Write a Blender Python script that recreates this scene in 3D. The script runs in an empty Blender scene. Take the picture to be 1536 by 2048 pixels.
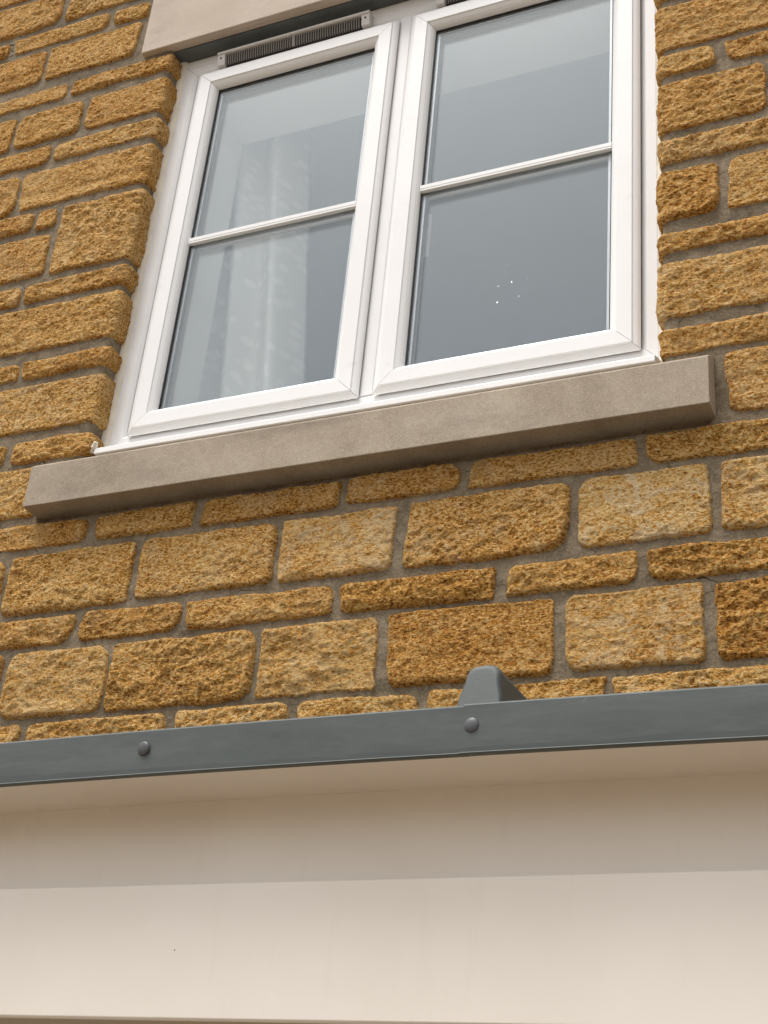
import bpy, bmesh, math, random
import numpy as np
from mathutils import Matrix, Vector

# ---------------------------------------------------------------- camera, sky, sun, exposure
S = bpy.context.scene
COL = S.collection
CAM = Vector((1.33, -2.5, 1.65))
RIGHT = (0.9140923, 0.3965812, 0.0846085)
UP = (0.1228531, -0.4696835, 0.8742451)
FWD = (-0.3864484, 0.7887463, 0.4780553)
cd = bpy.data.cameras.new('camera'); cam = bpy.data.objects.new('camera', cd); COL.objects.link(cam)
cam.matrix_world = Matrix(((RIGHT[0], UP[0], -FWD[0], CAM.x), (RIGHT[1], UP[1], -FWD[1], CAM.y),
                           (RIGHT[2], UP[2], -FWD[2], CAM.z), (0, 0, 0, 1)))
cd.sensor_fit = 'HORIZONTAL'; cd.sensor_width = 36; cd.lens = 2845.15 / 1536 * 36
cd.clip_start = 0.05; cd.clip_end = 2000
S.camera = cam

SUN_EL, SUN_AZ = math.radians(68), math.radians(216)      # azimuth: compass angle of the sun seen from the wall (y = north)
W = bpy.data.worlds.new('World'); S.world = W; W.use_nodes = True
nt = W.node_tree; bg = nt.nodes['Background']
sky = nt.nodes.new('ShaderNodeTexSky'); sky.sky_type = 'NISHITA'; sky.sun_disc = False
sky.sun_elevation = SUN_EL; sky.sun_rotation = SUN_AZ
sky.air_density = 1.0; sky.dust_density = 4.0; sky.ozone_density = 1.0
hs = nt.nodes.new('ShaderNodeHueSaturation'); hs.inputs['Saturation'].default_value = 0.22
nt.links.new(sky.outputs[0], hs.inputs['Color']); nt.links.new(hs.outputs[0], bg.inputs[0])
bg.inputs[1].default_value = 0.14
sl = bpy.data.lights.new('sun', 'SUN'); sl.energy = 1.5; sl.angle = math.radians(26); sl.color = (1.0, 0.97, 0.92)
sun = bpy.data.objects.new('sun', sl); COL.objects.link(sun)
sd = Vector((math.sin(SUN_AZ) * math.cos(SUN_EL), math.cos(SUN_AZ) * math.cos(SUN_EL), math.sin(SUN_EL)))
sun.rotation_euler = sd.to_track_quat('Z', 'Y').to_euler()
S.view_settings.view_transform = 'Standard'; S.view_settings.look = 'None'
S.view_settings.gamma = 1.0; S.view_settings.exposure = 0.62
S.render.engine = 'CYCLES'
S.cycles.transparent_max_bounces = 24; S.cycles.max_bounces = 6; S.cycles.diffuse_bounces = 3

# ---------------------------------------------------------------- helpers
def empty(name, loc=(0, 0, 0)):
    o = bpy.data.objects.new(name, None); COL.objects.link(o); o.location = loc; o.empty_display_size = 0.1
    return o
def tag(o, label=None, cat=None, group=None, kind=None):
    if label: o['label'] = label
    if cat: o['category'] = cat
    if group: o['group'] = group
    if kind: o['kind'] = kind
    return o
def link(name, me, mat, parent=None, smooth=False):
    o = bpy.data.objects.new(name, me); COL.objects.link(o)
    if mat is not None: me.materials.append(mat)
    if parent is not None:
        o.parent = parent
        if any(abs(c) > 0 for c in parent.location): o.matrix_parent_inverse = Matrix.Translation(-parent.location)
    if smooth: me.shade_smooth()
    return o
def from_py(name, v, f, mat, parent=None, smooth=False):
    me = bpy.data.meshes.new(name); me.from_pydata(v, [], f); me.update()
    return link(name, me, mat, parent, smooth)
def from_grid(name, P, mat, parent=None, smooth=True, keep=None, origin=None):
    """P: (nu, nv, 3) array of points; keep: (nu-1, nv-1) mask of cells"""
    nu, nv = P.shape[:2]
    v = P.reshape(-1, 3).astype(np.float32)
    if origin is not None: v = v - np.array(origin, np.float32)
    i = np.arange((nu - 1) * (nv - 1)); a = (i // (nv - 1)) * nv + i % (nv - 1)
    if keep is not None: a = a[keep.reshape(-1)]
    q = np.stack([a, a + nv, a + nv + 1, a + 1], 1).astype(np.int32)
    me = bpy.data.meshes.new(name)
    me.vertices.add(len(v)); me.vertices.foreach_set('co', v.ravel())
    me.loops.add(q.size); me.loops.foreach_set('vertex_index', q.ravel())
    me.polygons.add(len(q)); me.polygons.foreach_set('loop_start', np.arange(0, q.size, 4, dtype=np.int32))
    me.update(calc_edges=True); me.validate()
    o = link(name, me, mat, parent, smooth)
    if origin is not None: o.location = origin
    return o
def box(name, x0, x1, y0, y1, z0, z1, mat, parent=None, bev=0.0, seg=2):
    bm = bmesh.new(); bmesh.ops.create_cube(bm, size=1)
    for v in bm.verts:
        v.co = ((x0 + x1) / 2 + v.co.x * (x1 - x0), (y0 + y1) / 2 + v.co.y * (y1 - y0), (z0 + z1) / 2 + v.co.z * (z1 - z0))
    if bev: bmesh.ops.bevel(bm, geom=bm.edges[:], offset=bev, segments=seg, affect='EDGES', profile=0.5)
    me = bpy.data.meshes.new(name); bm.to_mesh(me); bm.free()
    return link(name, me, mat, parent)
def extrude_x(name, prof, x0, x1, mat, parent=None, bev=0.0, n=1, camber=None, smooth=False):
    """prism of the closed (y, z) profile running along x"""
    xs = [x0 + (x1 - x0) * i / n for i in range(n + 1)]
    k = len(prof); v = []; f = []
    for x in xs:
        dz = camber(x) if camber else 0
        v += [(x, y, z + dz) for y, z in prof]
    for i in range(n):
        for j in range(k):
            a = i * k + j; b = i * k + (j + 1) % k
            f.append((a, b, b + k, a + k))
    f.append(tuple(range(k))[::-1]); f.append(tuple(n * k + j for j in range(k)))
    bm = bmesh.new(); me = bpy.data.meshes.new(name); me.from_pydata(v, [], f); bm.from_mesh(me)
    bmesh.ops.recalc_face_normals(bm, faces=bm.faces[:])
    if bev:
        ed = [e for e in bm.edges if e.calc_face_angle(0) > 0.6]
        bmesh.ops.bevel(bm, geom=ed, offset=bev, segments=2, affect='EDGES', profile=0.5)
    bm.to_mesh(me); bm.free()
    return link(name, me, mat, parent, smooth)

def hash2(i, j, s):
    n = (i * 374761393 + j * 668265263 + s * 1442695041) & 0xFFFFFFFF
    n = ((n ^ (n >> 13)) * 1274126177) & 0xFFFFFFFF
    n = (n ^ (n >> 16)) & 0xFFFFFF
    return n / float(0xFFFFFF)
def vnoise(x, y, s):
    xi = np.floor(x).astype(np.int64); yi = np.floor(y).astype(np.int64)
    fx = x - xi; fy = y - yi
    fx = fx * fx * (3 - 2 * fx); fy = fy * fy * (3 - 2 * fy)
    a = hash2(xi, yi, s); b = hash2(xi + 1, yi, s); c = hash2(xi, yi + 1, s); d = hash2(xi + 1, yi + 1, s)
    return (a + (b - a) * fx + (c - a) * fy + (a - b - c + d) * fx * fy) * 2 - 1
def fbm(x, y, s, o=3, g=0.5):
    t = 0; a = 1.0; n = 0
    for k in range(o):
        t = t + a * vnoise(x * 2 ** k + 13.7 * k, y * 2 ** k - 7.3 * k, s + k * 17); n += a; a *= g
    return t / n
def sstep(x): x = np.clip(x, 0, 1); return x * x * (3 - 2 * x)

# ---------------------------------------------------------------- materials
def mat(name):
    m = bpy.data.materials.new(name); m.use_nodes = True
    nt = m.node_tree; b = nt.nodes['Principled BSDF']
    return m, nt, b
def N(nt, t, **kw):
    n = nt.nodes.new('ShaderNode' + t)
    for k, v in kw.items():
        if k in n.inputs: n.inputs[k].default_value = v
        else: setattr(n, k, v)
    return n
def noise(nt, vec, scale, detail=3, rough=0.5, dist=0.0):
    n = N(nt, 'TexNoise'); n.inputs['Scale'].default_value = scale; n.inputs['Detail'].default_value = detail
    n.inputs['Roughness'].default_value = rough; n.inputs['Distortion'].default_value = dist
    if vec is not None: nt.links.new(vec, n.inputs['Vector'])
    return n.outputs[0]
def math_(nt, op, a, b=None, c=None, clamp=False):
    n = N(nt, 'Math'); n.operation = op; n.use_clamp = clamp
    for i, v in enumerate((a, b, c)):
        if v is None: continue
        if isinstance(v, (int, float)): n.inputs[i].default_value = v
        else: nt.links.new(v, n.inputs[i])
    return n.outputs[0]
def ramp(nt, fac, stops):
    n = N(nt, 'ValToRGB'); e = n.color_ramp.elements
    while len(e) < len(stops): e.new(0.5)
    for i, (p, c) in enumerate(stops):
        e[i].position = p; e[i].color = (c[0], c[1], c[2], 1) if not isinstance(c, (int, float)) else (c, c, c, 1)
    nt.links.new(fac, n.inputs[0]); return n.outputs[0]
def mixc(nt, fac, a, b, blend='MIX'):
    n = N(nt, 'Mix'); n.data_type = 'RGBA'; n.blend_type = blend
    for i, v in ((0, fac), (6, a), (7, b)):
        if isinstance(v, (int, float)): n.inputs[i].default_value = v
        elif isinstance(v, tuple): n.inputs[i].default_value = (*v, 1)
        else: nt.links.new(v, n.inputs[i])
    return n.outputs[2]
def bump(nt, h, dist, strength, b, base=None):
    n = N(nt, 'Bump'); n.inputs['Strength'].default_value = strength; n.inputs['Distance'].default_value = dist
    nt.links.new(h, n.inputs['Height'])
    if base is not None: nt.links.new(base, n.inputs['Normal'])
    nt.links.new(n.outputs[0], b.inputs['Normal']); return n.outputs[0]
def objcoord(nt, rnd=True, scale=(1, 1, 1)):
    tc = N(nt, 'TexCoord'); v = tc.outputs['Object']
    if rnd:
        oi = N(nt, 'ObjectInfo'); off = math_(nt, 'MULTIPLY', oi.outputs['Random'], 57.0)
        a = N(nt, 'VectorMath'); a.operation = 'ADD'; nt.links.new(v, a.inputs[0]); nt.links.new(off, a.inputs[1]); v = a.outputs[0]
    if scale != (1, 1, 1):
        mp = N(nt, 'Mapping'); mp.inputs['Scale'].default_value = scale; nt.links.new(v, mp.inputs['Vector']); v = mp.outputs[0]
    return v

def make_stone():
    m, nt, b = mat('golden_sandstone')
    v = objcoord(nt)
    vs = objcoord(nt, True, (0.75, 1.0, 1.35))
    oi = N(nt, 'ObjectInfo'); sep = N(nt, 'SeparateColor'); nt.links.new(oi.outputs['Color'], sep.inputs[0])
    big = noise(nt, v, 9, 3, 0.55)
    mid = noise(nt, vs, 48, 4, 0.65, 0.4)
    fine = noise(nt, vs, 165, 4, 0.82, 0.35)
    t = math_(nt, 'MULTIPLY_ADD', fine, 1.85, math_(nt, 'MULTIPLY_ADD', mid, 0.26, math_(nt, 'MULTIPLY', big, 0.22)))
    t = math_(nt, 'ADD', t, math_(nt, 'SUBTRACT', sep.outputs[0], 1.085))
    c = ramp(nt, t, [(0.28, (0.080, 0.028, 0.004)), (0.42, (0.335, 0.132, 0.013)), (0.53, (0.590, 0.262, 0.037)),
                     (0.64, (0.880, 0.475, 0.112)), (0.78, (1.0, 0.74, 0.36))])
    # iron-rich warmer bands and greyer weathered patches
    w = noise(nt, objcoord(nt, True, (0.6, 1, 1.6)), 11, 3, 0.6)
    gw = math_(nt, 'MULTIPLY', math_(nt, 'MULTIPLY_ADD', w, 6.0, -3.7, True), math_(nt, 'MULTIPLY', sep.outputs[2], 0.75))
    c = mixc(nt, gw, c, mixc(nt, fine, (0.14, 0.085, 0.035), (0.66, 0.50, 0.31)))
    # pale lime bloom
    p1 = noise(nt, v, 16, 5, 0.7, 0.8)
    pv = math_(nt, 'MULTIPLY', math_(nt, 'MULTIPLY_ADD', math_(nt, 'MULTIPLY_ADD', fine, 0.5, math_(nt, 'MULTIPLY', p1, 0.8)), 9.0, -5.75, True), sep.outputs[1])
    c = mixc(nt, pv, c, (0.98, 0.76, 0.45))
    c = mixc(nt, math_(nt, 'MULTIPLY', math_(nt, 'FRACT', math_(nt, 'MULTIPLY', oi.outputs['Random'], 7.31)), 0.8), c, (0.90, 0.80, 0.66), 'MULTIPLY')
    nt.links.new(c, b.inputs['Base Color'])
    b.inputs['Roughness'].default_value = 0.93; b.inputs['Specular IOR Level'].default_value = 0.25
    h = math_(nt, 'MULTIPLY_ADD', fine, 1.0, math_(nt, 'MULTIPLY', mid, 0.5))
    bump(nt, h, 0.017, 1.0, b)
    return m
def make_mortar():
    m, nt, b = mat('grey_mortar'); v = objcoord(nt, False)
    n1 = noise(nt, v, 6, 4, 0.65); n2 = noise(nt, v, 230, 4, 0.75); n3 = noise(nt, v, 38, 4, 0.7, 0.5)
    t = math_(nt, 'MULTIPLY_ADD', n2, 0.45, math_(nt, 'MULTIPLY_ADD', n1, 0.35, math_(nt, 'MULTIPLY', n3, 0.35)))
    c = ramp(nt, t, [(0.40, (0.060, 0.042, 0.024)), (0.56, (0.180, 0.138, 0.086)), (0.74, (0.340, 0.275, 0.188))])
    # hairline shrinkage cracks
    dv = N(nt, 'VectorMath'); dv.operation = 'ADD'; nz = N(nt, 'TexNoise'); nz.inputs['Scale'].default_value = 9.0
    sc = N(nt, 'VectorMath'); sc.operation = 'SCALE'; sc.inputs['Scale'].default_value = 0.10
    nt.links.new(v, nz.inputs['Vector']); nt.links.new(nz.outputs['Color'], sc.inputs[0]); nt.links.new(v, dv.inputs[0]); nt.links.new(sc.outputs[0], dv.inputs[1])
    vo = N(nt, 'TexVoronoi'); vo.feature = 'DISTANCE_TO_EDGE'; vo.inputs['Scale'].default_value = 5.0; nt.links.new(dv.outputs[0], vo.inputs['Vector'])
    cr = math_(nt, 'MULTIPLY', math_(nt, 'LESS_THAN', vo.outputs['Distance'], 0.0028), math_(nt, 'GREATER_THAN', n1, 0.54))
    c = mixc(nt, cr, c, (0.02, 0.015, 0.01))
    nt.links.new(c, b.inputs['Base Color']); b.inputs['Roughness'].default_value = 0.95
    bump(nt, math_(nt, 'SUBTRACT', math_(nt, 'MULTIPLY_ADD', n2, 0.35, n3), cr), 0.005, 0.9, b); return m
def make_cast(name, c0, c1, c2, speck, stain):
    m, nt, b = mat(name); v = objcoord(nt, False)
    n1 = noise(nt, v, 5.5, 4, 0.6, 0.3); n2 = noise(nt, v, 330, 3, 0.75); n3 = noise(nt, v, 90, 4, 0.7)
    t = math_(nt, 'MULTIPLY_ADD', n1, 0.55, math_(nt, 'MULTIPLY_ADD', n3, 0.25, math_(nt, 'MULTIPLY', n2, 0.2)))
    c = ramp(nt, t, [(0.34, c0), (0.5, c1), (0.66, c2)])
    sp = math_(nt, 'MULTIPLY', math_(nt, 'MULTIPLY_ADD', n2, 5, -2.9, True), speck)
    c = mixc(nt, sp, c, (0.78, 0.72, 0.62))
    sp2 = math_(nt, 'MULTIPLY', math_(nt, 'MULTIPLY_ADD', n2, -5, 2.05, True), speck)
    c = mixc(nt, sp2, c, (0.13, 0.10, 0.075))
    d = noise(nt, objcoord(nt, False, (1, 1, 2.2)), 4.2, 5, 0.65)
    ds = math_(nt, 'MULTIPLY', math_(nt, 'MULTIPLY_ADD', d, 6.5, -3.3, True), stain)
    c = mixc(nt, ds, c, (0.17, 0.145, 0.125))
    nt.links.new(c, b.inputs['Base Color']); b.inputs['Roughness'].default_value = 0.9
    b.inputs['Specular IOR Level'].default_value = 0.3
    bump(nt, math_(nt, 'MULTIPLY_ADD', n3, 0.6, n2), 0.0016, 0.55, b); return m
def plain(name, col, rough, spec=0.5, var=0.04, vs=6.0, metal=0.0, bmp=0.0, bs=120, dirt=None):
    m, nt, b = mat(name); v = objcoord(nt, False)
    n1 = noise(nt, v, vs, 4, 0.6)
    lo = tuple(max(0, c * (1 - var)) for c in col); hi = tuple(min(1, c * (1 + var)) for c in col)
    c = ramp(nt, n1, [(0.35, lo), (0.65, hi)])
    if dirt:
        d = noise(nt, v, dirt[1], 6, 0.7, 0.5)
        c = mixc(nt, math_(nt, 'MULTIPLY', math_(nt, 'MULTIPLY_ADD', d, 8, -5.0, True), dirt[0]), c, dirt[2])
    nt.links.new(c, b.inputs['Base Color'])
    r = math_(nt, 'MULTIPLY_ADD', noise(nt, v, vs * 4, 3, 0.6), 0.15, rough - 0.075); nt.links.new(r, b.inputs['Roughness'])
    b.inputs['Specular IOR Level'].default_value = spec; b.inputs['Metallic'].default_value = metal
    if bmp: bump(nt, noise(nt, v, bs, 3, 0.6), bmp, 0.5, b)
    return m
def make_glass():
    m, nt, b = mat('window_glass'); nt.nodes.remove(b)
    lw = N(nt, 'LayerWeight'); lw.inputs['Blend'].default_value = 0.5
    f5 = math_(nt, 'POWER', lw.outputs['Facing'], 5.0)
    fr = math_(nt, 'MULTIPLY_ADD', f5, 0.94, 0.059)
    tr = N(nt, 'BsdfTransparent'); tr.inputs[0].default_value = (0.980, 0.985, 0.985, 1)
    gl = N(nt, 'BsdfGlossy'); gl.inputs['Roughness'].default_value = 0.0; gl.inputs[0].default_value = (0.905, 0.970, 0.990, 1)
    mx = N(nt, 'MixShader'); nt.links.new(fr, mx.inputs[0]); nt.links.new(tr.outputs[0], mx.inputs[1]); nt.links.new(gl.outputs[0], mx.inputs[2])
    nt.links.new(mx.outputs[0], nt.nodes['Material Output'].inputs[0]); return m
def make_lead():
    m, nt, b = mat('lead_grey_coating'); v = objcoord(nt, False, (0.35, 1, 1.6))
    n1 = noise(nt, v, 9, 5, 0.65, 0.4); n2 = noise(nt, v, 90, 4, 0.7)
    t = math_(nt, 'MULTIPLY_ADD', n1, 0.75, math_(nt, 'MULTIPLY', n2, 0.25))
    c = ramp(nt, t, [(0.3, (0.064, 0.076, 0.072)), (0.5, (0.086, 0.099, 0.095)), (0.72, (0.116, 0.131, 0.126))])
    pale = noise(nt, objcoord(nt, False), 34, 6, 0.75, 0.6)
    c = mixc(nt, math_(nt, 'MULTIPLY_ADD', pale, 6, -3.95, True), c, (0.24, 0.26, 0.255))
    # tide mark of old rain dirt along the lower edge
    sp = N(nt, 'SeparateXYZ'); tc = N(nt, 'TexCoord'); nt.links.new(tc.outputs['Object'], sp.inputs[0])
    wob = noise(nt, objcoord(nt, False, (1, 0.05, 0.05)), 7, 4, 0.6)
    lim = math_(nt, 'MULTIPLY_ADD', wob, 0.020, 2.3625)
    tide = math_(nt, 'MULTIPLY', math_(nt, 'MULTIPLY', math_(nt, 'SUBTRACT', lim, sp.outputs[2]), 700.0, None, True), math_(nt, 'MULTIPLY', math_(nt, 'SUBTRACT', sp.outputs[2], 2.3595), 700.0, None, True))
    c = mixc(nt, math_(nt, 'MULTIPLY', tide, 0.55), c, (0.062, 0.068, 0.062))
    nt.links.new(c, b.inputs['Base Color'])
    nt.links.new(math_(nt, 'MULTIPLY_ADD', n1, 0.25, 0.42), b.inputs['Roughness'])
    b.inputs['Specular IOR Level'].default_value = 0.35
    bump(nt, math_(nt, 'MULTIPLY_ADD', n2, 0.15, n1), 0.0022, 0.3, b); return m
def make_curtain():
    m, nt, b = mat('pebble_print_curtain'); v = objcoord(nt, False)
    vo = N(nt, 'TexVoronoi'); vo.inputs['Scale'].default_value = 30; vo.inputs['Randomness'].default_value = 0.9
    mp = N(nt, 'Mapping'); mp.inputs['Scale'].default_value = (1.45, 0.01, 0.85); nt.links.new(v, mp.inputs[0]); nt.links.new(mp.outputs[0], vo.inputs['Vector'])
    spot = math_(nt, 'MULTIPLY_ADD', vo.outputs['Distance'], -5.0, 2.3, True)
    wh = N(nt, 'TexWhiteNoise'); nt.links.new(vo.outputs['Color'], wh.inputs['Vector'])
    spot = math_(nt, 'MULTIPLY', spot, math_(nt, 'GREATER_THAN', wh.outputs['Value'], 0.2))
    c = mixc(nt, spot, (0.84, 0.84, 0.80), (0.97, 0.96, 0.92))
    nt.links.new(c, b.inputs['Base Color']); b.inputs['Roughness'].default_value = 0.9; return m

def make_cream():
    m, nt, b = mat('cream_gloss_panel'); v = objcoord(nt, False)
    n1 = noise(nt, v, 2.2, 4, 0.6); n2 = noise(nt, objcoord(nt, False, (1, 1, 0.12)), 22, 5, 0.65)
    c = ramp(nt, n1, [(0.35, (0.815, 0.745, 0.655)), (0.65, (0.855, 0.792, 0.705))])
    c = mixc(nt, math_(nt, 'MULTIPLY', math_(nt, 'MULTIPLY_ADD', n2, 5, -2.9, True), 0.10), c, (0.55, 0.46, 0.36))       # faint run marks
    vo = N(nt, 'TexVoronoi'); vo.inputs['Scale'].default_value = 13.0; nt.links.new(v, vo.inputs['Vector'])
    wn = N(nt, 'TexWhiteNoise'); nt.links.new(vo.outputs['Color'], wn.inputs['Vector'])
    sp = math_(nt, 'LESS_THAN', vo.outputs['Distance'], math_(nt, 'MULTIPLY_ADD', wn.outputs['Value'], 0.048, -0.018))
    c = mixc(nt, math_(nt, 'MULTIPLY', sp, 0.75), c, (0.16, 0.11, 0.07))                                                   # specks of dirt
    nt.links.new(c, b.inputs['Base Color'])
    nt.links.new(math_(nt, 'MULTIPLY_ADD', noise(nt, v, 7, 4, 0.6), 0.2, 0.22), b.inputs['Roughness'])
    b.inputs['Specular IOR Level'].default_value = 0.45
    bump(nt, noise(nt, objcoord(nt, False, (0.4, 1, 1)), 5, 3, 0.5), 0.004, 0.35, b); return m
M = dict(stone=make_stone(), mortar=make_mortar(),
    sill=make_cast('cast_stone_sill', (0.26, 0.205, 0.150), (0.37, 0.305, 0.230), (0.46, 0.390, 0.305), 0.95, 0.32),
    lintel=make_cast('cast_stone_lintel', (0.49, 0.405, 0.330), (0.55, 0.460, 0.380), (0.60, 0.510, 0.43), 0.35, 0.18),
    pvc=plain('white_upvc', (0.83, 0.825, 0.815), 0.32, 0.45, 0.012, 3.0, dirt=(0.2, 14, (0.52, 0.49, 0.44))),
    pvc_old=plain('weathered_upvc', (0.60, 0.58, 0.55), 0.4, 0.4, 0.03, 8.0, dirt=(0.25, 20, (0.4, 0.37, 0.32))),
    gasket=plain('black_gasket_and_gap_shade', (0.02, 0.02, 0.022), 0.6),
    spacer=plain('aluminium_spacer', (0.42, 0.43, 0.44), 0.4, metal=0.6),
    plate=plain('grey_steel_lintel', (0.105, 0.118, 0.118), 0.55, 0.4, 0.15, 9.0, bmp=0.002),
    sealant=plain('cream_sealant', (0.74, 0.68, 0.57), 0.6, 0.3, 0.08, 14.0, bmp=0.004, bs=60),
    glass=make_glass(), lead=make_lead(), curtain=make_curtain(),
    rivet=plain('grey_cap', (0.088, 0.092, 0.095), 0.45, 0.5, 0.1, 20),
    cream=make_cream(),
    plaster=plain('interior_plaster', (0.52, 0.52, 0.51), 0.85, 0.2, 0.02),
    reveal=plain('white_reveal_paint', (0.90, 0.89, 0.86), 0.7, 0.3, 0.01),
    carpet=plain('interior_carpet', (0.32, 0.29, 0.26), 0.95, 0.1, 0.1),
    grille=plain('vent_grille', (0.27, 0.245, 0.215), 0.5, 0.3, 0.04),
    vent_dark=plain('vent_dark_mesh', (0.035, 0.03, 0.026), 0.8),
    water=None, paving=plain('concrete_paving', (0.20, 0.155, 0.108), 0.9, 0.2, 0.2, 2.0, bmp=0.004, bs=40))
wm, wnt, wb = mat('rain_drop'); wb.inputs['Base Color'].default_value = (0.9, 0.95, 1, 1); wb.inputs['Roughness'].default_value = 0.05
wb.inputs['Transmission Weight'].default_value = 1.0; wb.inputs['IOR'].default_value = 1.33; M['water'] = wm

# ---------------------------------------------------------------- ground
g = box('ground', -300, 300, -600, 300, -0.3, 0.0, M['paving']); tag(g, kind='structure')

# ---------------------------------------------------------------- stone wall
XL, XR = -0.755, 0.728          # window opening
ZB, ZT = 3.44, 4.905
LX0, LX1 = -0.867, 0.842        # lintel
SX0, SX1 = -0.876, 0.843        # sill
MY = 0.007                      # mortar face
wall = empty('stone_facade', (0, 0, 0))
tag(wall, 'golden rough faced sandstone wall in grey mortar around the white window', 'wall')

def axis(a, b, c, d, fine, coarse):
    return np.unique(np.round(np.concatenate([np.arange(a, b, coarse), np.arange(b, c, fine), np.arange(c, d + coarse, coarse), [XL, XR] if fine < 0.1 else []]), 4))
ax = np.unique(np.round(np.concatenate([np.arange(-4.0, -1.9, 0.1), np.arange(-1.9, 1.35, 0.009), np.arange(1.35, 4.6, 0.1), [XL - 0.026, XR + 0.026]]), 4))
az = np.unique(np.round(np.concatenate([np.arange(0, 2.4, 0.1), np.arange(2.4, 5.5, 0.009), np.arange(5.5, 6.4, 0.1), [ZB, ZT]]), 4))
GX, GZ = np.meshgrid(ax, az, indexing='ij')
GY = MY + 0.012 * ((GZ > 3.274) & (GZ < 3.300) & (GX > SX0 + 0.01) & (GX < SX1 - 0.01)) - 0.0028 * fbm(GX * 22, GZ * 34, 5, 4, 0.55) - 0.002 * fbm(GX * 4, GZ * 6, 9, 2)
cx = (ax[:-1] + ax[1:]) / 2; cz = (az[:-1] + az[1:]) / 2
CX, CZ = np.meshgrid(cx, cz, indexing='ij')
keep = ~((CX > XL - 0.026) & (CX < XR + 0.026) & (CZ > ZB) & (CZ < ZT))
from_grid('mortar_bed', np.stack([GX, GY, GZ], -1), M['mortar'], wall, True, keep)
GYE = 0.0
for side, xj, sg in (('L', XL, 1), ('R', XR, -1)):       # mortar turning into the window reveals
    RM = 0.017; SET = 0.009 if side == 'L' else 0.006                               # arris radius, set-back behind the stone
    path = [(-0.026 - SET - 0.01, MY)] + [(-SET - RM + RM * math.sin(q * math.pi / 16), MY + RM - RM * math.cos(q * math.pi / 16)) for q in range(9)] + [(-SET, y) for y in (0.035, 0.045, 0.06, 0.08, 0.13)]
    zs = np.arange(ZB, ZT + 0.005, 0.01)
    pu = np.array([p[0] for p in path]); pv = np.array([p[1] for p in path])
    U, ZZ = np.meshgrid(pu, zs, indexing='ij'); V, _ = np.meshgrid(pv, zs, indexing='ij')
    n_ = 0.002 * fbm(V * 30 + U * 30, ZZ * 30, 31, 3)
    P = np.stack([xj + sg * (U + n_), V, ZZ], -1)
    from_grid('reveal_mortar', P if sg > 0 else P[::-1], M['mortar'], wall)

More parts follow.
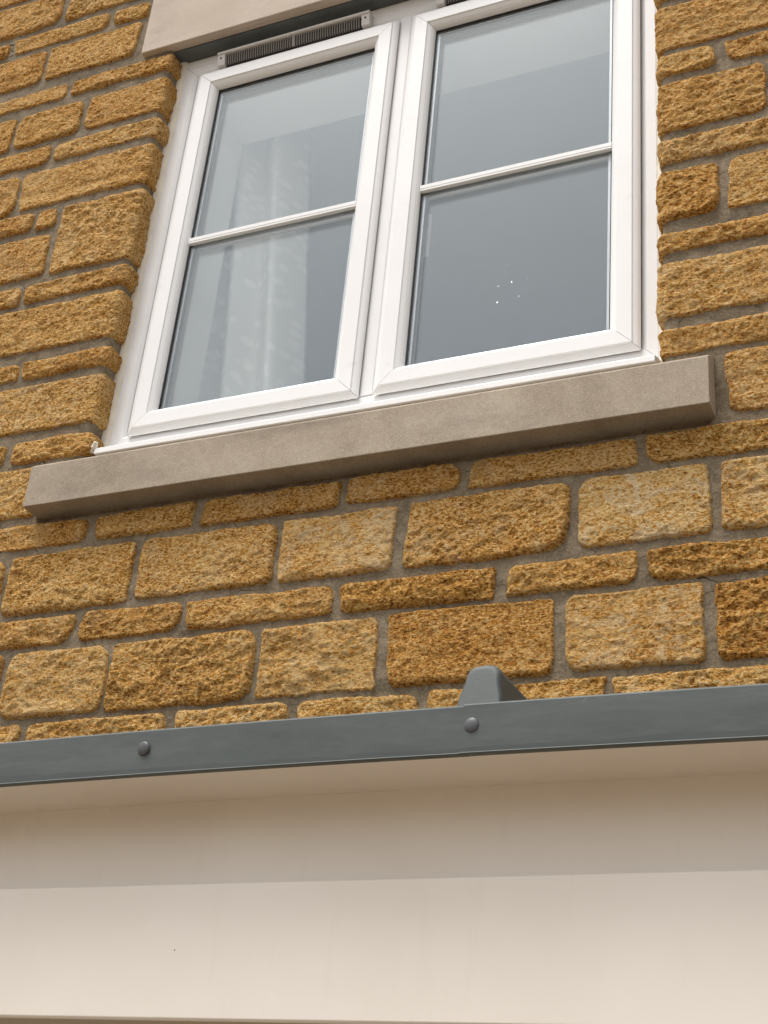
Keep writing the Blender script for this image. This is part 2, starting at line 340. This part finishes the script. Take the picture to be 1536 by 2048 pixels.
def stone(x0, x1, z0, z1, seed, corner=None, res=0.003, tint=(0.5, 0.3, 0.3), gouge=None):
    rnd = random.Random(seed)
    mg = 0.010; amp = rnd.choice((0.6, 0.9, 1.25, 1.6)); bul = rnd.uniform(-0.001, 0.005)
    RD = 0.016; DEP = 0.105
    s0, s1 = x0 - mg, x1 + mg
    if corner == 'L': s1 = XL + (DEP - RD * (2 - math.pi / 2)) ; lo, hi = x0, s1 + 1
    elif corner == 'R': s0 = XR - (DEP - RD * (2 - math.pi / 2)); lo, hi = s0 - 1, x1
    else: lo, hi = x0, x1
    ns = max(6, int((s1 - s0) / res)); nz = max(6, int((z1 - z0 + 2 * mg) / res))
    s = np.linspace(s0, s1, ns); z = np.linspace(z0 - mg, z1 + mg, nz)
    SS, ZZ = np.meshgrid(s, z, indexing='ij')
    # outline: rounded rectangle with wandering edges
    zc, hz = (z0 + z1) / 2, (z1 - z0) / 2
    sh0, sh1 = rnd.uniform(-0.006, 0.006), rnd.uniform(-0.006, 0.006)
    rel = (ZZ - zc) / hz
    L = lo + sh0 * rel + 0.0035 * fbm(ZZ * 38, SS * 0 + 1, seed + 1, 3) ; H = hi + sh1 * rel + 0.0035 * fbm(ZZ * 38, SS * 0 + 5, seed + 2, 3)
    B = z0 + rnd.uniform(-0.002, 0.002) + 0.0046 * fbm(SS * 14, ZZ * 0, seed + 3, 4, 0.55)
    T = z1 + rnd.uniform(-0.002, 0.002) + 0.0046 * fbm(SS * 14, ZZ * 0 + 9, seed + 4, 4, 0.55)
    dx = np.minimum(SS - L, H - SS); dz = np.minimum(ZZ - B, T - ZZ)
    left = (SS - L) < (H - SS); low = (ZZ - B) < (T - ZZ)
    rr = [rnd.choice((0.010, 0.015, 0.020, 0.028, 0.040)) * min(1, hz / 0.045) for _ in range(4)]
    R = np.where(left, np.where(low, rr[0], rr[1]), np.where(low, rr[2], rr[3]))
    qx = R - dx; qz = R - dz
    d = np.where((qx > 0) & (qz > 0), R - np.hypot(np.maximum(qx, 0), np.maximum(qz, 0)), np.minimum(dx, dz))
    d = d + 0.0029 * fbm(SS * 100, ZZ * 110, seed + 6, 3, 0.7)
    e = 0.0055
    k = np.clip(d / e, 0, 1); prof = np.sqrt(np.maximum(0, 1 - (1 - k) ** 2))
    rock = amp * 0.0050 * fbm(SS * 13, ZZ * 19, seed + 11, 2) + amp * 0.0040 * (1 - 2 * np.abs(fbm(SS * 26 + 3, ZZ * 38, seed + 12, 3, 0.6))) \
        + 0.0028 * fbm(SS * 75, ZZ * 95, seed + 13, 3, 0.75)
    tilt = rnd.uniform(-0.003, 0.003) * rel + rnd.uniform(-0.003, 0.003) * (SS - (lo + hi) / 2 if corner is None else 0) / 0.15
    h = -0.004 + prof * 0.0105 + sstep(d / 0.012) * (rock + tilt - 0.001)
    if gouge:
        gz = zc + gouge[0] * hz + 0.012 * fbm(SS * 9, ZZ * 0, seed + 40, 2)
        h = h - gouge[1] * np.exp(-((ZZ - gz) / 0.013) ** 2) * sstep(d / 0.012) * (0.55 + 0.45 * fbm(SS * 16, ZZ * 22, seed + 41, 3))
    h = np.where(d < 0, -0.004 + d * 0.8, np.maximum(h, -0.004 + 0.0075 * sstep(d / 0.007)))
    # sweep along the wall face, round the reveal corner where there is one
    if corner is None:
        X = SS; Y = MY - 0.001 - h
    else:
        sg = 1 if corner == 'L' else -1
        xc = XL if corner == 'L' else XR
        u = (SS - xc) * sg                               # distance past the arris, along the path
        a = np.clip((u + RD) / (RD * math.pi / 2), 0, 1) * math.pi / 2
        over = np.maximum(0, u + RD - RD * math.pi / 2)
        bx = np.where(u < -RD, u, -RD + RD * np.sin(a)); by = np.where(u < -RD, 0, RD - RD * np.cos(a) + over)
        nx, ny = np.sin(a), -np.cos(a)
        hh = (h - MY + 0.001) + sstep(a / 1.2) * sstep(d / 0.012) * (bul + 0.003 * fbm(ZZ * 11 + SS * 9, SS * 14, seed + 60, 3))
        X = xc + sg * (bx + nx * hh); Y = by + ny * hh
    P = np.stack([X, Y, ZZ], -1)
    o = from_grid('stone', P, M['stone'], wall, True, None, ((x0 + x1) / 2, 0, zc))
    o.color = (*tint, 1)
    return o

# courses: bottom, top, stones left of the window (or right across), stones right of it; 'c' = turns the reveal corner
A, Bc = 'L', 'R'
COURSES = [
 (2.492, 2.642, [(-1.02, -0.70), (-0.68, -0.33), (-0.31, 0.02), (0.04, 0.36), (0.38, 0.72), (0.74, 1.03)], []),
 (2.660, 2.729, [(-1.126, -0.779), (-0.757, -0.380), (-0.358, -0.078), (-0.054, 0.223), (0.242, 0.613), (0.631, 0.938)], []),
 (2.743, 2.911, [(-1.188, -0.869), (-0.855, -0.567), (-0.558, -0.178), (-0.166, 0.118), (0.141, 0.507), (0.531, 0.809), (0.833, 1.12)], []),
 (2.925, 2.999, [(-1.051, -0.688), (-0.667, -0.387), (-0.373, -0.001), (0.016, 0.375), (0.403, 0.677), (0.699, 1.03)], []),
 (3.018, 3.181, [(-1.252, -0.931), (-0.918, -0.548), (-0.530, -0.163), (-0.150, 0.135), (0.162, 0.532), (0.552, 0.829), (0.849, 1.13)], []),
 (3.198, 3.268, [(-1.129, -0.707), (-0.680, -0.399), (-0.377, -0.014), (0.005, 0.282), (0.303, 0.680), (0.696, 1.031)], []),
 (3.292, 3.446, [(-1.24, -0.886)], [(0.868, 1.117)]),
 (3.461, 3.530, [(-1.342, -1.025), (-1.004, A)], [(Bc, 1.15)]),
 (3.561, 3.713, [(-1.20, A)], [(Bc, 1.10)]),
 (3.741, 3.799, [(-1.32, -1.052), (-1.038, A)], [(Bc, 1.21)]),
 (3.835, 3.986, [(-1.236, A)], [(Bc, 0.868), (0.888, 1.154)]),
 (4.009, 4.079, [(-1.457, -1.117), (-1.100, A)], [(Bc, 1.10)]),
 (4.106, 4.263, [(-1.405, -1.055)], [(Bc, 0.985), (1.005, 1.25)]),
 (4.289, 4.357, [(-1.54, -1.141), (-1.123, -1.055)], [(Bc, 0.870), (0.897, 1.183)]),
 (4.377, 4.525, [(-1.579, -1.228), (-1.214, A)], [(Bc, 1.15)]),
 (4.556, 4.624, [(-1.621, -1.143), (-1.126, A)], [(Bc, 1.20)]),
 (4.654, 4.789, [(-1.764, -1.315), (-1.302, -1.057), (-1.037, A)], [(Bc, 0.92), (0.94, 1.2)]),
 (4.825, 4.886, [(-1.702, -1.142), (-1.121, A)], [(Bc, 1.15)]),
 (4.928, 5.073, [(-1.809, -1.263), (-1.249, -0.906)], [(0.875, 1.12)]),
 (5.099, 5.162, [(-1.785, -1.432), (-1.412, -1.043), (-1.020, -0.889)], [(0.875, 1.15)]),
 (5.193, 5.340, [(-1.72, -1.252), (-1.228, -0.89), (-0.865, -0.52)], [(0.60, 0.95)]),
 (5.365, 5.432, [(-1.80, -1.40), (-1.38, -1.02), (-1.0, -0.62)], [(0.65, 1.05)]),
]
TINT = {(2, 1): (0.60, 0.35, 0.15), (2, 2): (0.53, 0.1, 0.2), (2, 3): (0.60, 0.40, 0.15), (2, 4): (0.52, 0.1, 0.2), (2, 5): (0.60, 0.95, 0.15), (2, 6): (0.49, 0.05, 0.3),
        (4, 1): (0.53, 0.15, 0.15), (4, 2): (0.54, 0.30, 0.3), (4, 3): (0.615, 0.85, 0.1), (4, 4): (0.535, 0.35, 0.2), (4, 5): (0.60, 1.0, 0.3), (4, 6): (0.585, 0.5, 0.7),
        (5, 1): (0.52, 0.1, 0.1), (5, 3): (0.535, 0.5, 0.3), (5, 5): (0.52, 0.3, 0.8), (3, 3): (0.485, 0.0, 0.2), (3, 5): (0.50, 0.05, 0.2), (3, 0): (0.56, 0.3, 0.5)}
GOUGE = {(14, 1): (-0.45, 0.010), (16, 2): (-0.75, 0.006), (3, 3): (-0.8, 0.004)}
rng = random.Random(11)
sid = 100
for ci, (z0, z1, left, right) in enumerate(COURSES):
    for si, (a, b) in enumerate(left + right):
        corner = 'L' if b == 'L' else ('R' if a == 'R' else None)
        a_ = XR if a == 'R' else a; b_ = XL if b == 'L' else b
        up = ci > 6
        tint = (rng.uniform(0.515, 0.57) + (0.008 if up else 0), rng.uniform(0.0, 0.35), rng.uniform(0.1, 0.55) + (0.15 if up else 0))
        tint = TINT.get((ci, si), tint)
        sid += 50
        stone(a_, b_, z0, z1, sid, corner, 0.003, tint, GOUGE.get((ci, si)))
    # the wall goes on beyond the picture on both sides
    xl = left[0][0]
    for _ in range(3):
        w = rng.uniform(0.22, 0.42); b_ = xl - 0.018; xl = b_ - w; sid += 50
        stone(xl, b_, z0, z1, sid, None, 0.008, (rng.uniform(0.52, 0.57), 0.2, 0.4))
    xr = (right or left)[-1][1]
    for _ in range(3):
        w = rng.uniform(0.22, 0.42); a_ = xr + 0.018; xr = a_ + w; sid += 50
        stone(a_, xr, z0, z1, sid, None, 0.008, (rng.uniform(0.52, 0.57), 0.2, 0.4))
# the tall jumper block by the window spans two courses
stone(-1.035, XL, 4.104, 4.352, 77777, 'L', 0.003, (0.545, 0.25, 0.35))

# lintel and its steel plate
extrude_x('lintel', [(-0.012, ZT + 0.002), (-0.012, 5.185), (0.09, 5.185), (0.09, ZT + 0.004), (0.018, ZT + 0.004), (0.016, ZT)], LX0, LX1, M['lintel'], wall, 0.0025)
box('lintel_plate', XL - 0.02, XR + 0.02, 0.0175, 0.13, ZT - 0.004, ZT + 0.001, M['plate'], wall)
# sill with weathered top and drip groove
prof = [(-0.052, 3.290), (-0.052, 3.406), (-0.047, 3.411), (0.0, 3.440), (0.06, 3.456), (0.10, 3.460), (0.10, 3.29), (-0.02, 3.29)]
extrude_x('window_sill', prof, SX0, SX1, M['sill'], wall, 0.0018)

# ---------------------------------------------------------------- window
win = empty('double_casement', (0, 0.065, 3.47))
tag(win, 'white plastic double casement window with glazing bars above the stone sill', 'window')
def mitred(x0, x1, z0, z1, prof, names, m, parent, gap=0.0006, smooth=False):
    """four mitred members round a rectangle; prof = closed list of (inset, y)"""
    k = len(prof)
    for side, nm in zip('BTLR', names):
        v = []
        for end in (0, 1):
            for t, y in prof:
                if side in 'BT':
                    x = (x0 + t + gap) if end == 0 else (x1 - t - gap); z = z0 + t if side == 'B' else z1 - t
                else:
                    z = (z0 + t + gap) if end == 0 else (z1 - t - gap); x = x0 + t if side == 'L' else x1 - t
                v.append((x, y, z))
        f = [(j, (j + 1) % k, k + (j + 1) % k, k + j) for j in range(k)] + [tuple(range(k)), tuple(range(k, 2 * k))]
        o = from_py(nm, v, f, m, parent)
        bm = bmesh.new(); bm.from_mesh(o.data); bmesh.ops.recalc_face_normals(bm, faces=bm.faces[:]); bm.to_mesh(o.data); bm.free()

FX0, FX1, FZ0, FZ1 = -0.768, 0.742, 3.474, 4.900
fprof = [(0, 0.066), (0.003, 0.065), (0.030, 0.065), (0.031, 0.0665), (0.033, 0.065), (0.058, 0.065), (0.070, 0.071), (0.075, 0.080), (0.075, 0.132), (0, 0.132)]
mitred(FX0, FX1, FZ0, FZ1, fprof, ('frame_sill_member', 'frame_head', 'frame_jamb', 'frame_jamb'), M['pvc'], win)
extrude_z = [(-0.040, 0.080), (-0.036, 0.070), (-0.022, 0.065), (0.009, 0.065), (0.023, 0.070), (0.027, 0.080), (0.027, 0.132), (-0.040, 0.132)]
v = [(x, y, z) for z in (FZ0 + 0.0655, FZ1 - 0.0655) for x, y in extrude_z]; k = len(extrude_z)
from_py('mullion', v, [(j, (j + 1) % k, k + (j + 1) % k, k + j) for j in range(k)] + [tuple(range(k))[::-1], tuple(range(k, 2 * k))], M['pvc'], win)
# projecting nosing under the frame
nose = [(0.0645, 3.496), (0.030, 3.482), (0.007, 3.4735), (0.005, 3.4715), (0.005, 3.4575), (0.007, 3.4560), (0.02, 3.4565), (0.024, 3.462), (0.0645, 3.466)]
extrude_x('frame_nosing', nose, -0.737, 0.7165, M['pvc'], win, 0.0008)

def casement(x0, x1, z0, z1, label, handle_side):
    """x0..z1: outer edge of the sash"""
    Y = 0.048
    t_g = 0.074
    core = mitred
    # sash core behind the face profile is the casement mesh itself
    c = from_py('casement', [], [], M['pvc'], win); c['label'] = label
    bm = bmesh.new()
    prof = [(0.012, 0.0640), (t_g + 0.006, 0.0640), (t_g + 0.006, 0.069), (t_g + 0.006, 0.0695), (0.012, 0.0695)]
    ring_o = [(x0 + 0.012, z0 + 0.012), (x1 - 0.012, z0 + 0.012), (x1 - 0.012, z1 - 0.012), (x0 + 0.012, z1 - 0.012)]
    ti = t_g - 0.006
    ring_i = [(x0 + ti, z0 + ti), (x1 - ti, z0 + ti), (x1 - ti, z1 - ti), (x0 + ti, z1 - ti)]
    def ring(ro, ri, ya, yb):
        vs = [[bm.verts.new((x, y, z)) for x, z in r] for r, y in ((ro, ya), (ri, ya), (ri, yb), (ro, yb))]
        for a in range(4):
            for b in range(4):
                bm.faces.new((vs[a][b], vs[a][(b + 1) % 4], vs[(a + 1) % 4][(b + 1) % 4], vs[(a + 1) % 4][b]))
    ring(ring_o, ring_i, 0.0655, 0.1300)
    bmesh.ops.recalc_face_normals(bm, faces=bm.faces[:]); bm.to_mesh(c.data); bm.free()
    # face profile: bevel, step, flat, step, bevel down to the glass
    cv = []
    fp = [(0.0, 0.0592), (0.0, 0.0580), (0.0020, 0.0545), (0.0060, 0.0512), (0.0110, 0.0488), (0.0165, 0.0472), (0.0168, 0.0448), (0.0182, 0.0438),
          (0.0545, 0.0438), (0.0557, 0.0448), (0.0560, 0.0470), (0.0600, 0.0490), (0.0660, 0.0530), (0.0710, 0.0590), (0.0735, 0.0655), (0.0735, 0.0690), (0.0200, 0.0690), (0.0200, 0.0590)]
    mitred(x0, x1, z0, z1, fp, ('bottom_rail', 'top_rail', 'stile', 'stile'), M['pvc'], c)
    mitred(x0, x1, z0, z1, [(0.0070, 0.0585), (0.0190, 0.0585), (0.0190, 0.0652), (0.0070, 0.0652)], ('gap_shade_ring',) * 4, M['gasket'], c, 0)  # black ring stands in for the shadow line between sash and frame
    # gasket, spacer, inner bead
    mitred(x0, x1, z0, z1, [(0.0680, 0.0692), (0.0770, 0.0692), (0.0770, 0.0715), (0.0680, 0.0715)], ('gasket',) * 4, M['gasket'], c, 0)
    mitred(x0, x1, z0, z1, [(0.0660, 0.0760), (0.0850, 0.0760), (0.0850, 0.0900), (0.0660, 0.0900)], ('spacer_bar',) * 4, M['spacer'], c, 0)
    mitred(x0, x1, z0, z1, [(0.0600, 0.0950), (0.0820, 0.0950), (0.0820, 0.0990), (0.0720, 0.1250), (0.0600, 0.1250)], ('glazing_bead',) * 4, M['pvc'], c, 0)
    gx0, gx1, gz0, gz1 = x0 + 0.069, x1 - 0.069, z0 + 0.069, z1 - 0.069
    p1 = box('pane', gx0, gx1, 0.0715, 0.0755, gz0, gz1, M['glass'], c)
    box('pane', gx0, gx1, 0.0905, 0.0945, gz0, gz1, M['glass'], c)
    # glazing bar outside, its spacer between the panes and its twin inside
    zb = 4.163
    bp = [(0.0712, -0.0105), (0.0680, -0.0105), (0.0610, -0.0092), (0.0610, -0.0042), (0.0622, -0.0036), (0.0622, -0.0028), (0.0605, -0.0022), (0.0605, 0.0090), (0.0680, 0.0105), (0.0712, 0.0105)]
    extrude_x('glazing_bar', [(y, zb + z) for y, z in bp], x0 + t_g - 0.0008, x1 - t_g + 0.0008, M['pvc'], c)
    extrude_x('glazing_bar', [(0.0948, zb - 0.011), (0.1030, zb - 0.009), (0.1030, zb + 0.009), (0.0948, zb + 0.011)], x0 + 0.0815, x1 - 0.0815, M['pvc'], c)
    box('spacer_bar', x0 + 0.086, x1 - 0.086, 0.0770, 0.0890, zb - 0.008, zb + 0.008, M['spacer'], c)
    return c
# the two sashes (outer edges) as they stand in front of the frame
cL = casement(-0.684, -0.0225, 3.530, 4.819, 'casement with a pale curtain behind its glass', 'R')
cR = casement(0.0155, 0.6725, 3.530, 4.819, 'casement with rain drops on its lower pane', 'L')
# espagnolette handle inside the right casement
bm = bmesh.new()
def bmbox(bm, x0, x1, y0, y1, z0, z1, bev=0.0):
    r = bmesh.ops.create_cube(bm, size=1)
    for v in r['verts']: v.co = ((x0 + x1) / 2 + v.co.x * (x1 - x0), (y0 + y1) / 2 + v.co.y * (y1 - y0), (z0 + z1) / 2 + v.co.z * (z1 - z0))
bmbox(bm, 0.036, 0.064, 0.1305, 0.142, 4.075, 4.215); bmbox(bm, 0.042, 0.058, 0.142, 0.165, 4.135, 4.165); bmbox(bm, 0.047, 0.077, 0.165, 0.178, 4.03, 4.17)
bmesh.ops.bevel(bm, geom=bm.edges[:], offset=0.003, segments=2, affect='EDGES')
me = bpy.data.meshes.new('handle'); bm.to_mesh(me); bm.free(); link('handle', me, M['pvc'], cR)
# rain drops on the right lower pane
bm = bmesh.new(); rd = random.Random(4)
spots = [(0.318, 3.800, .0034), (0.352, 3.806, .0042), (0.318, 3.752, .0042), (0.372, 3.758, .0040), (0.392, 3.806, .0030), (0.338, 3.862, .0036), (0.365, 3.842, .0022), (0.437, 3.972, .0028), (0.335, 3.782, .002), (0.383, 3.826, .002)]
for _ in range(90):
    t = rd.random(); spots.append((0.575 - abs(rd.gauss(0, 0.13)), 3.640 + abs(rd.gauss(0, 0.07)) , rd.uniform(0.0006, 0.0014)))
for (x, z, r) in [(p[0], p[1], p[2] * 0.5) for p in spots]:
    r_ = bmesh.ops.create_icosphere(bm, subdivisions=2 if r > .002 else 1, radius=r)
    for v in r_['verts']: v.co = (x + v.co.x, 0.0712 + v.co.y * 0.45, z + v.co.z * 1.1)
me = bpy.data.meshes.new('rain_drops'); bm.to_mesh(me); bm.free(); o = link('rain_drops', me, M['water'], cR, True); tag(o, kind='stuff')

# trickle vents over each sash
def vent(x0, x1):
    zt, zb = 4.870, 4.822
    body = extrude_x('trickle_vent', [(0.0645, zt), (0.036, zt), (0.033, zt - 0.003), (0.033, zt - 0.010), (0.037, zt - 0.012), (0.0645, zt - 0.012)], x0, x1, M['pvc_old'], win, 0.0008)
    extrude_x('vent_mesh', [(0.0640, zt - 0.0125), (0.0450, zt - 0.0125), (0.0520, zb), (0.0640, zb)], x0 + 0.027, x1 - 0.027, M['vent_dark'], body)  # near-black solid behind the grille slats
    for a, b in ((x0, x0 + 0.026), (x1 - 0.026, x1)):
        extrude_x('end_cap', [(0.0642, zt - 0.0125), (0.0365, zt - 0.0125), (0.044, zb), (0.0642, zb)], a, b, M['pvc_old'], body, 0.0015)
        m_ = (a + b) / 2
        box('screw', m_ - 0.0022, m_ + 0.0022, 0.0365, 0.041, zt - 0.026, zt - 0.022, M['vent_dark'], body)
    bm = bmesh.new(); n = 58; w = (x1 - x0 - 0.056) / n
    for i in range(n):
        xa = x0 + 0.028 + i * w; ww = w * (0.26 if i != n // 2 else 0.95)
        vs = [bm.verts.new((x, y, z)) for x in (xa, xa + ww) for y, z in ((0.0440, zt - 0.0125), (0.0385, zt - 0.0125), (0.0455, zb), (0.0510, zb))]
        for f in ((0, 1, 2, 3), (7, 6, 5, 4), (0, 4, 5, 1), (1, 5, 6, 2), (2, 6, 7, 3), (3, 7, 4, 0)): bm.faces.new([vs[q] for q in f])
    bmesh.ops.recalc_face_normals(bm, faces=bm.faces[:])
    me = bpy.data.meshes.new('grille'); bm.to_mesh(me); bm.free(); link('grille', me, M['grille'], body)
vent(-0.616, -0.113); vent(0.092, 0.595)

# sealant between frame and stone
def sealant(x, sg, z0, z1, seed):
    zs = np.arange(z0, z1, 0.004); ts = np.linspace(0, 1, 7)
    ZZ, TT = np.meshgrid(zs, ts, indexing='ij')
    w = 0.0125 + 0.0035 * fbm(ZZ * 13, ZZ * 0, seed, 3) + 0.0015 * fbm(ZZ * 60, ZZ * 0, seed + 5, 2)
    X = x + sg * (-0.010 + TT * (w + 0.010)); Y = 0.0655 - 0.010 * np.sqrt(np.maximum(0, 1 - TT ** 2)) - 0.0015 * fbm(ZZ * 22, TT * 2, seed + 9, 2)
    P = np.stack([X, Y, ZZ], -1)
    from_grid('sealant_bead', P[::-1] if sg > 0 else P, M['sealant'], win)
sealant(XL + 0.002, 1, 3.484, 4.902, 3); sealant(XR - 0.004, -1, 3.484, 4.902, 8)
bm = bmesh.new()
for (x, y, z, r) in ((-0.741, 0.008, 3.478, 0.008), (-0.747, 0.012, 3.470, 0.0065), (-0.736, 0.004, 3.486, 0.006)):
    q = bmesh.ops.create_icosphere(bm, subdivisions=3, radius=r)
    for v in q['verts']:
        v.co = Vector((x, y, z)) + v.co * (1 + 0.25 * math.sin(v.co.x * 900) * math.cos(v.co.z * 700))
me = bpy.data.meshes.new('sealant_blob'); bm.to_mesh(me); bm.free(); link('sealant_blob', me, M['sealant'], win, True)

# ---------------------------------------------------------------- room behind
RX0, RX1, RY0, RY1, RZ0, RZ1 = -2.2, 1.9, 0.30, 3.9, 2.72, 5.10
IX0, IX1, IZ0, IZ1 = -0.655, 0.632, 3.512, 4.748            # plastered reveal
def quads(name, qs, m):
    v = []; f = []
    for q in qs: f.append(tuple(range(len(v), len(v) + 4))); v += q
    o = from_py(name, v, f, m); tag(o, kind='structure'); return o
y0, y1 = 0.1285, RY0
quads('window_reveal', [[(IX0, y0, IZ0), (IX0, y1, IZ0), (IX0, y1, IZ1), (IX0, y0, IZ1)], [(IX1, y0, IZ0), (IX1, y0, IZ1), (IX1, y1, IZ1), (IX1, y1, IZ0)],
      [(IX0, y0, IZ1), (IX0, y1, IZ1), (IX1, y1, IZ1), (IX1, y0, IZ1)], [(IX0, y0, IZ0), (IX1, y0, IZ0), (IX1, y1, IZ0), (IX0, y1, IZ0)],
      [(-0.9, y0, 3.3), (IX0, y0, 3.3), (IX0, y0, 5.0), (-0.9, y0, 5.0)], [(IX1, y0, 3.3), (0.9, y0, 3.3), (0.9, y0, 5.0), (IX1, y0, 5.0)],
      [(IX0, y0, IZ1), (IX1, y0, IZ1), (IX1, y0, 5.0), (IX0, y0, 5.0)], [(IX0, y0, 3.3), (IX1, y0, 3.3), (IX1, y0, IZ0), (IX0, y0, IZ0)]], M['reveal'])
quads('interior_wall', [[(RX0, RY0, RZ0), (RX0, RY0, RZ1), (IX0, RY0, RZ1), (IX0, RY0, RZ0)], [(IX1, RY0, RZ0), (IX1, RY0, RZ1), (RX1, RY0, RZ1), (RX1, RY0, RZ0)],
      [(IX0, RY0, IZ1), (IX0, RY0, RZ1), (IX1, RY0, RZ1), (IX1, RY0, IZ1)], [(IX0, RY0, RZ0), (IX0, RY0, IZ0), (IX1, RY0, IZ0), (IX1, RY0, RZ0)],
      [(RX0, RY0, RZ0), (RX0, RY1, RZ0), (RX0, RY1, RZ1), (RX0, RY0, RZ1)], [(RX1, RY0, RZ0), (RX1, RY1, RZ0), (RX1, RY1, RZ1), (RX1, RY0, RZ1)],
      [(RX0, RY1, RZ0), (RX1, RY1, RZ0), (RX1, RY1, RZ1), (RX0, RY1, RZ1)]], M['plaster'])
quads('ceiling', [[(RX0, RY0, RZ1), (RX1, RY0, RZ1), (RX1, RY1, RZ1), (RX0, RY1, RZ1)]], M['plaster'])
quads('interior_floor', [[(RX0, RY0, RZ0), (RX1, RY0, RZ0), (RX1, RY1, RZ0), (RX0, RY1, RZ0)]], M['carpet'])
# curtain
zs = np.arange(2.80, 4.96, 0.02); ts = np.linspace(0, 1, 150)
ZZ, TT = np.meshgrid(zs, ts, indexing='ij')
xr = -0.452 - 0.105 * (ZZ - 4.235)
X = -0.98 + TT * (xr + 0.98)
fold = np.sin(TT * 27 + 0.9 * np.sin(ZZ * 1.3)) * (0.046 * (1 - TT ** 3) + 0.010)
Y = 0.368 + fold + 0.10 * np.clip((TT - 0.9) / 0.1, 0, 1) ** 2 + 0.004 * np.sin(TT * 61)
o = from_grid('curtain', np.stack([X, Y, ZZ], -1), M['curtain'])
sm = o.modifiers.new('thickness', 'SOLIDIFY'); sm.thickness = 0.002
tag(o, 'pale pebble patterned curtain hanging inside the left casement', 'curtain')

# ---------------------------------------------------------------- porch canopy
CX0, CX1 = -1.15, 2.35
can = empty('porch_canopy', (0.6, 0, 2.0))
tag(can, 'flat roofed cream porch canopy with grey lead look edge below the window', 'canopy')
camb = lambda x: 0.005 * (1 - ((x - 0.43) / 0.75) ** 2) if abs(x - 0.43) < 1.5 else -0.015
YF = -0.600
edge = [(YF, 2.3585), (YF, 2.433), (YF + 0.003, 2.4365), (YF + 0.02, 2.4385), (YF + 0.02, 2.36), (YF + 0.006, 2.3555), (YF + 0.001, 2.3545), (YF - 0.006, 2.3545), (YF - 0.0075, 2.3560), (YF - 0.0060, 2.3578)]
extrude_x('edge_trim', edge, CX0 - 0.03, 0.5755, M['lead'], can, 0, 40, camb)
edge2 = [(y - 0.0024 if y < YF + 0.01 else y, z + (0.0012 if z > 2.43 else 0)) for y, z in edge]
extrude_x('edge_trim', edge2, 0.567, CX1 + 0.03, M['lead'], can, 0, 40, camb)
roof = extrude_x('roof_sheet', [(YF + 0.0205, 2.425), (YF + 0.0205, 2.4375), (0.0, 2.450), (0.0, 2.435)], CX0 - 0.03, CX1 + 0.03, M['lead'], can, 0, 40, camb)
for xu in (-0.58, 0.588, 1.756):                     # batten rolls
    prof = []
    for i in range(15):
        a = math.pi * (1 - i / 14)
        prof.append((0.029 * math.copysign(abs(math.cos(a)) ** 0.62, math.cos(a)), 0.044 + 0.027 * math.sin(a) ** 0.85))
    prof = [(-0.0375, -0.004), (-0.035, 0.016)] + prof + [(0.035, 0.016), (0.0375, -0.004)]
    v = []; f = []; k = len(prof); top = 0.071; rr = 0.012
    rings = [(rr * (1 - math.sin(q * math.pi / 12)), rr * (1 - math.cos(q * math.pi / 12)) + YF + 0.002) for q in range(7)] + [(0.0, -0.3), (0.0, -0.002)]
    for ri, (ins, yb) in enumerate(rings):               # rounded, slightly leaning end, then straight back to the wall
        for px, pz in prof:
            up = max(0, pz / top)
            yy = yb + (0.013 * up if ri < 7 else 0)
            v.append((xu + px * (1 - ins * (0.35 + 0.65 * up) / 0.036), yy, 2.437 + camb(xu) + 0.0012 + pz - ins * up + 0.02 * (yb - YF)))
    for r_ in range(len(rings) - 1):
        for j in range(k - 1):
            a = r_ * k + j; f.append((a, a + 1, a + k + 1, a + k))
    f.append(tuple(range(k)))
    o = from_py('batten_roll', v, f, M['lead'], can)
    bm = bmesh.new(); bm.from_mesh(o.data); bmesh.ops.recalc_face_normals(bm, faces=bm.faces[:]); bm.to_mesh(o.data); bm.free()
    o.data.shade_smooth()
    wn_ = o.modifiers.new('normals', 'WEIGHTED_NORMAL'); wn_.keep_sharp = False; wn_.weight = 80
def rivet(x, tilt):
    bm = bmesh.new(); bmesh.ops.create_uvsphere(bm, u_segments=24, v_segments=12, radius=0.0122)
    for v in bm.verts:
        y = v.co.y * 0.40
        v.co = (x + v.co.x, YF - 0.002 + y - 0.001 * (v.co.z + v.co.x) / 0.0122 * tilt, 2.402 + camb(x) + v.co.z)
    me = bpy.data.meshes.new('fixing_cap'); bm.to_mesh(me); bm.free(); return link('fixing_cap', me, M['rivet'], can, True)
for i, x in enumerate((-0.585, -0.002, 0.581, 1.164, 1.747)): rivet(x, 1.5 if i == 1 else 0.3)
# cream soffit, recessed frieze, front panel
YB = -0.432
extrude_x('overhang_soffit', [(YF + 0.008, 2.3575), (YF + 0.0215, 2.424), (0.0, 2.424), (0.0, 2.3645), (YB, 2.3645)], CX0, CX1, M['cream'], can, 0, 40, camb)
extrude_x('frieze_board', [(YB, 2.19), (YB, 2.369), (YB + 0.02, 2.369), (YB + 0.02, 2.19)], CX0 + 0.14, CX1 - 0.14, M['cream'], can, 0, 40, camb)
extrude_x('front_panel', [(-0.490, 1.992), (-0.494, 1.996), (-0.494, 2.2045), (-0.491, 2.2075), (YB - 0.0005, 2.2095), (YB - 0.0005, 2.19), (-0.47, 2.19), (-0.47, 1.992)], CX0 + 0.10, CX1 - 0.10, M['cream'], can, 0.0012)
extrude_x('under_soffit', [(-0.4695, 1.996), (-0.4695, 2.012), (0.0, 2.012), (0.0, 1.996)], CX0 + 0.10, CX1 - 0.10, M['cream'], can)
for a, b in ((CX0 + 0.10, CX0 + 0.125), (CX1 - 0.125, CX1 - 0.10)):
    box('end_panel', a, b, -0.4690, 0.0, 2.0125, 2.1895, M['cream'], can)
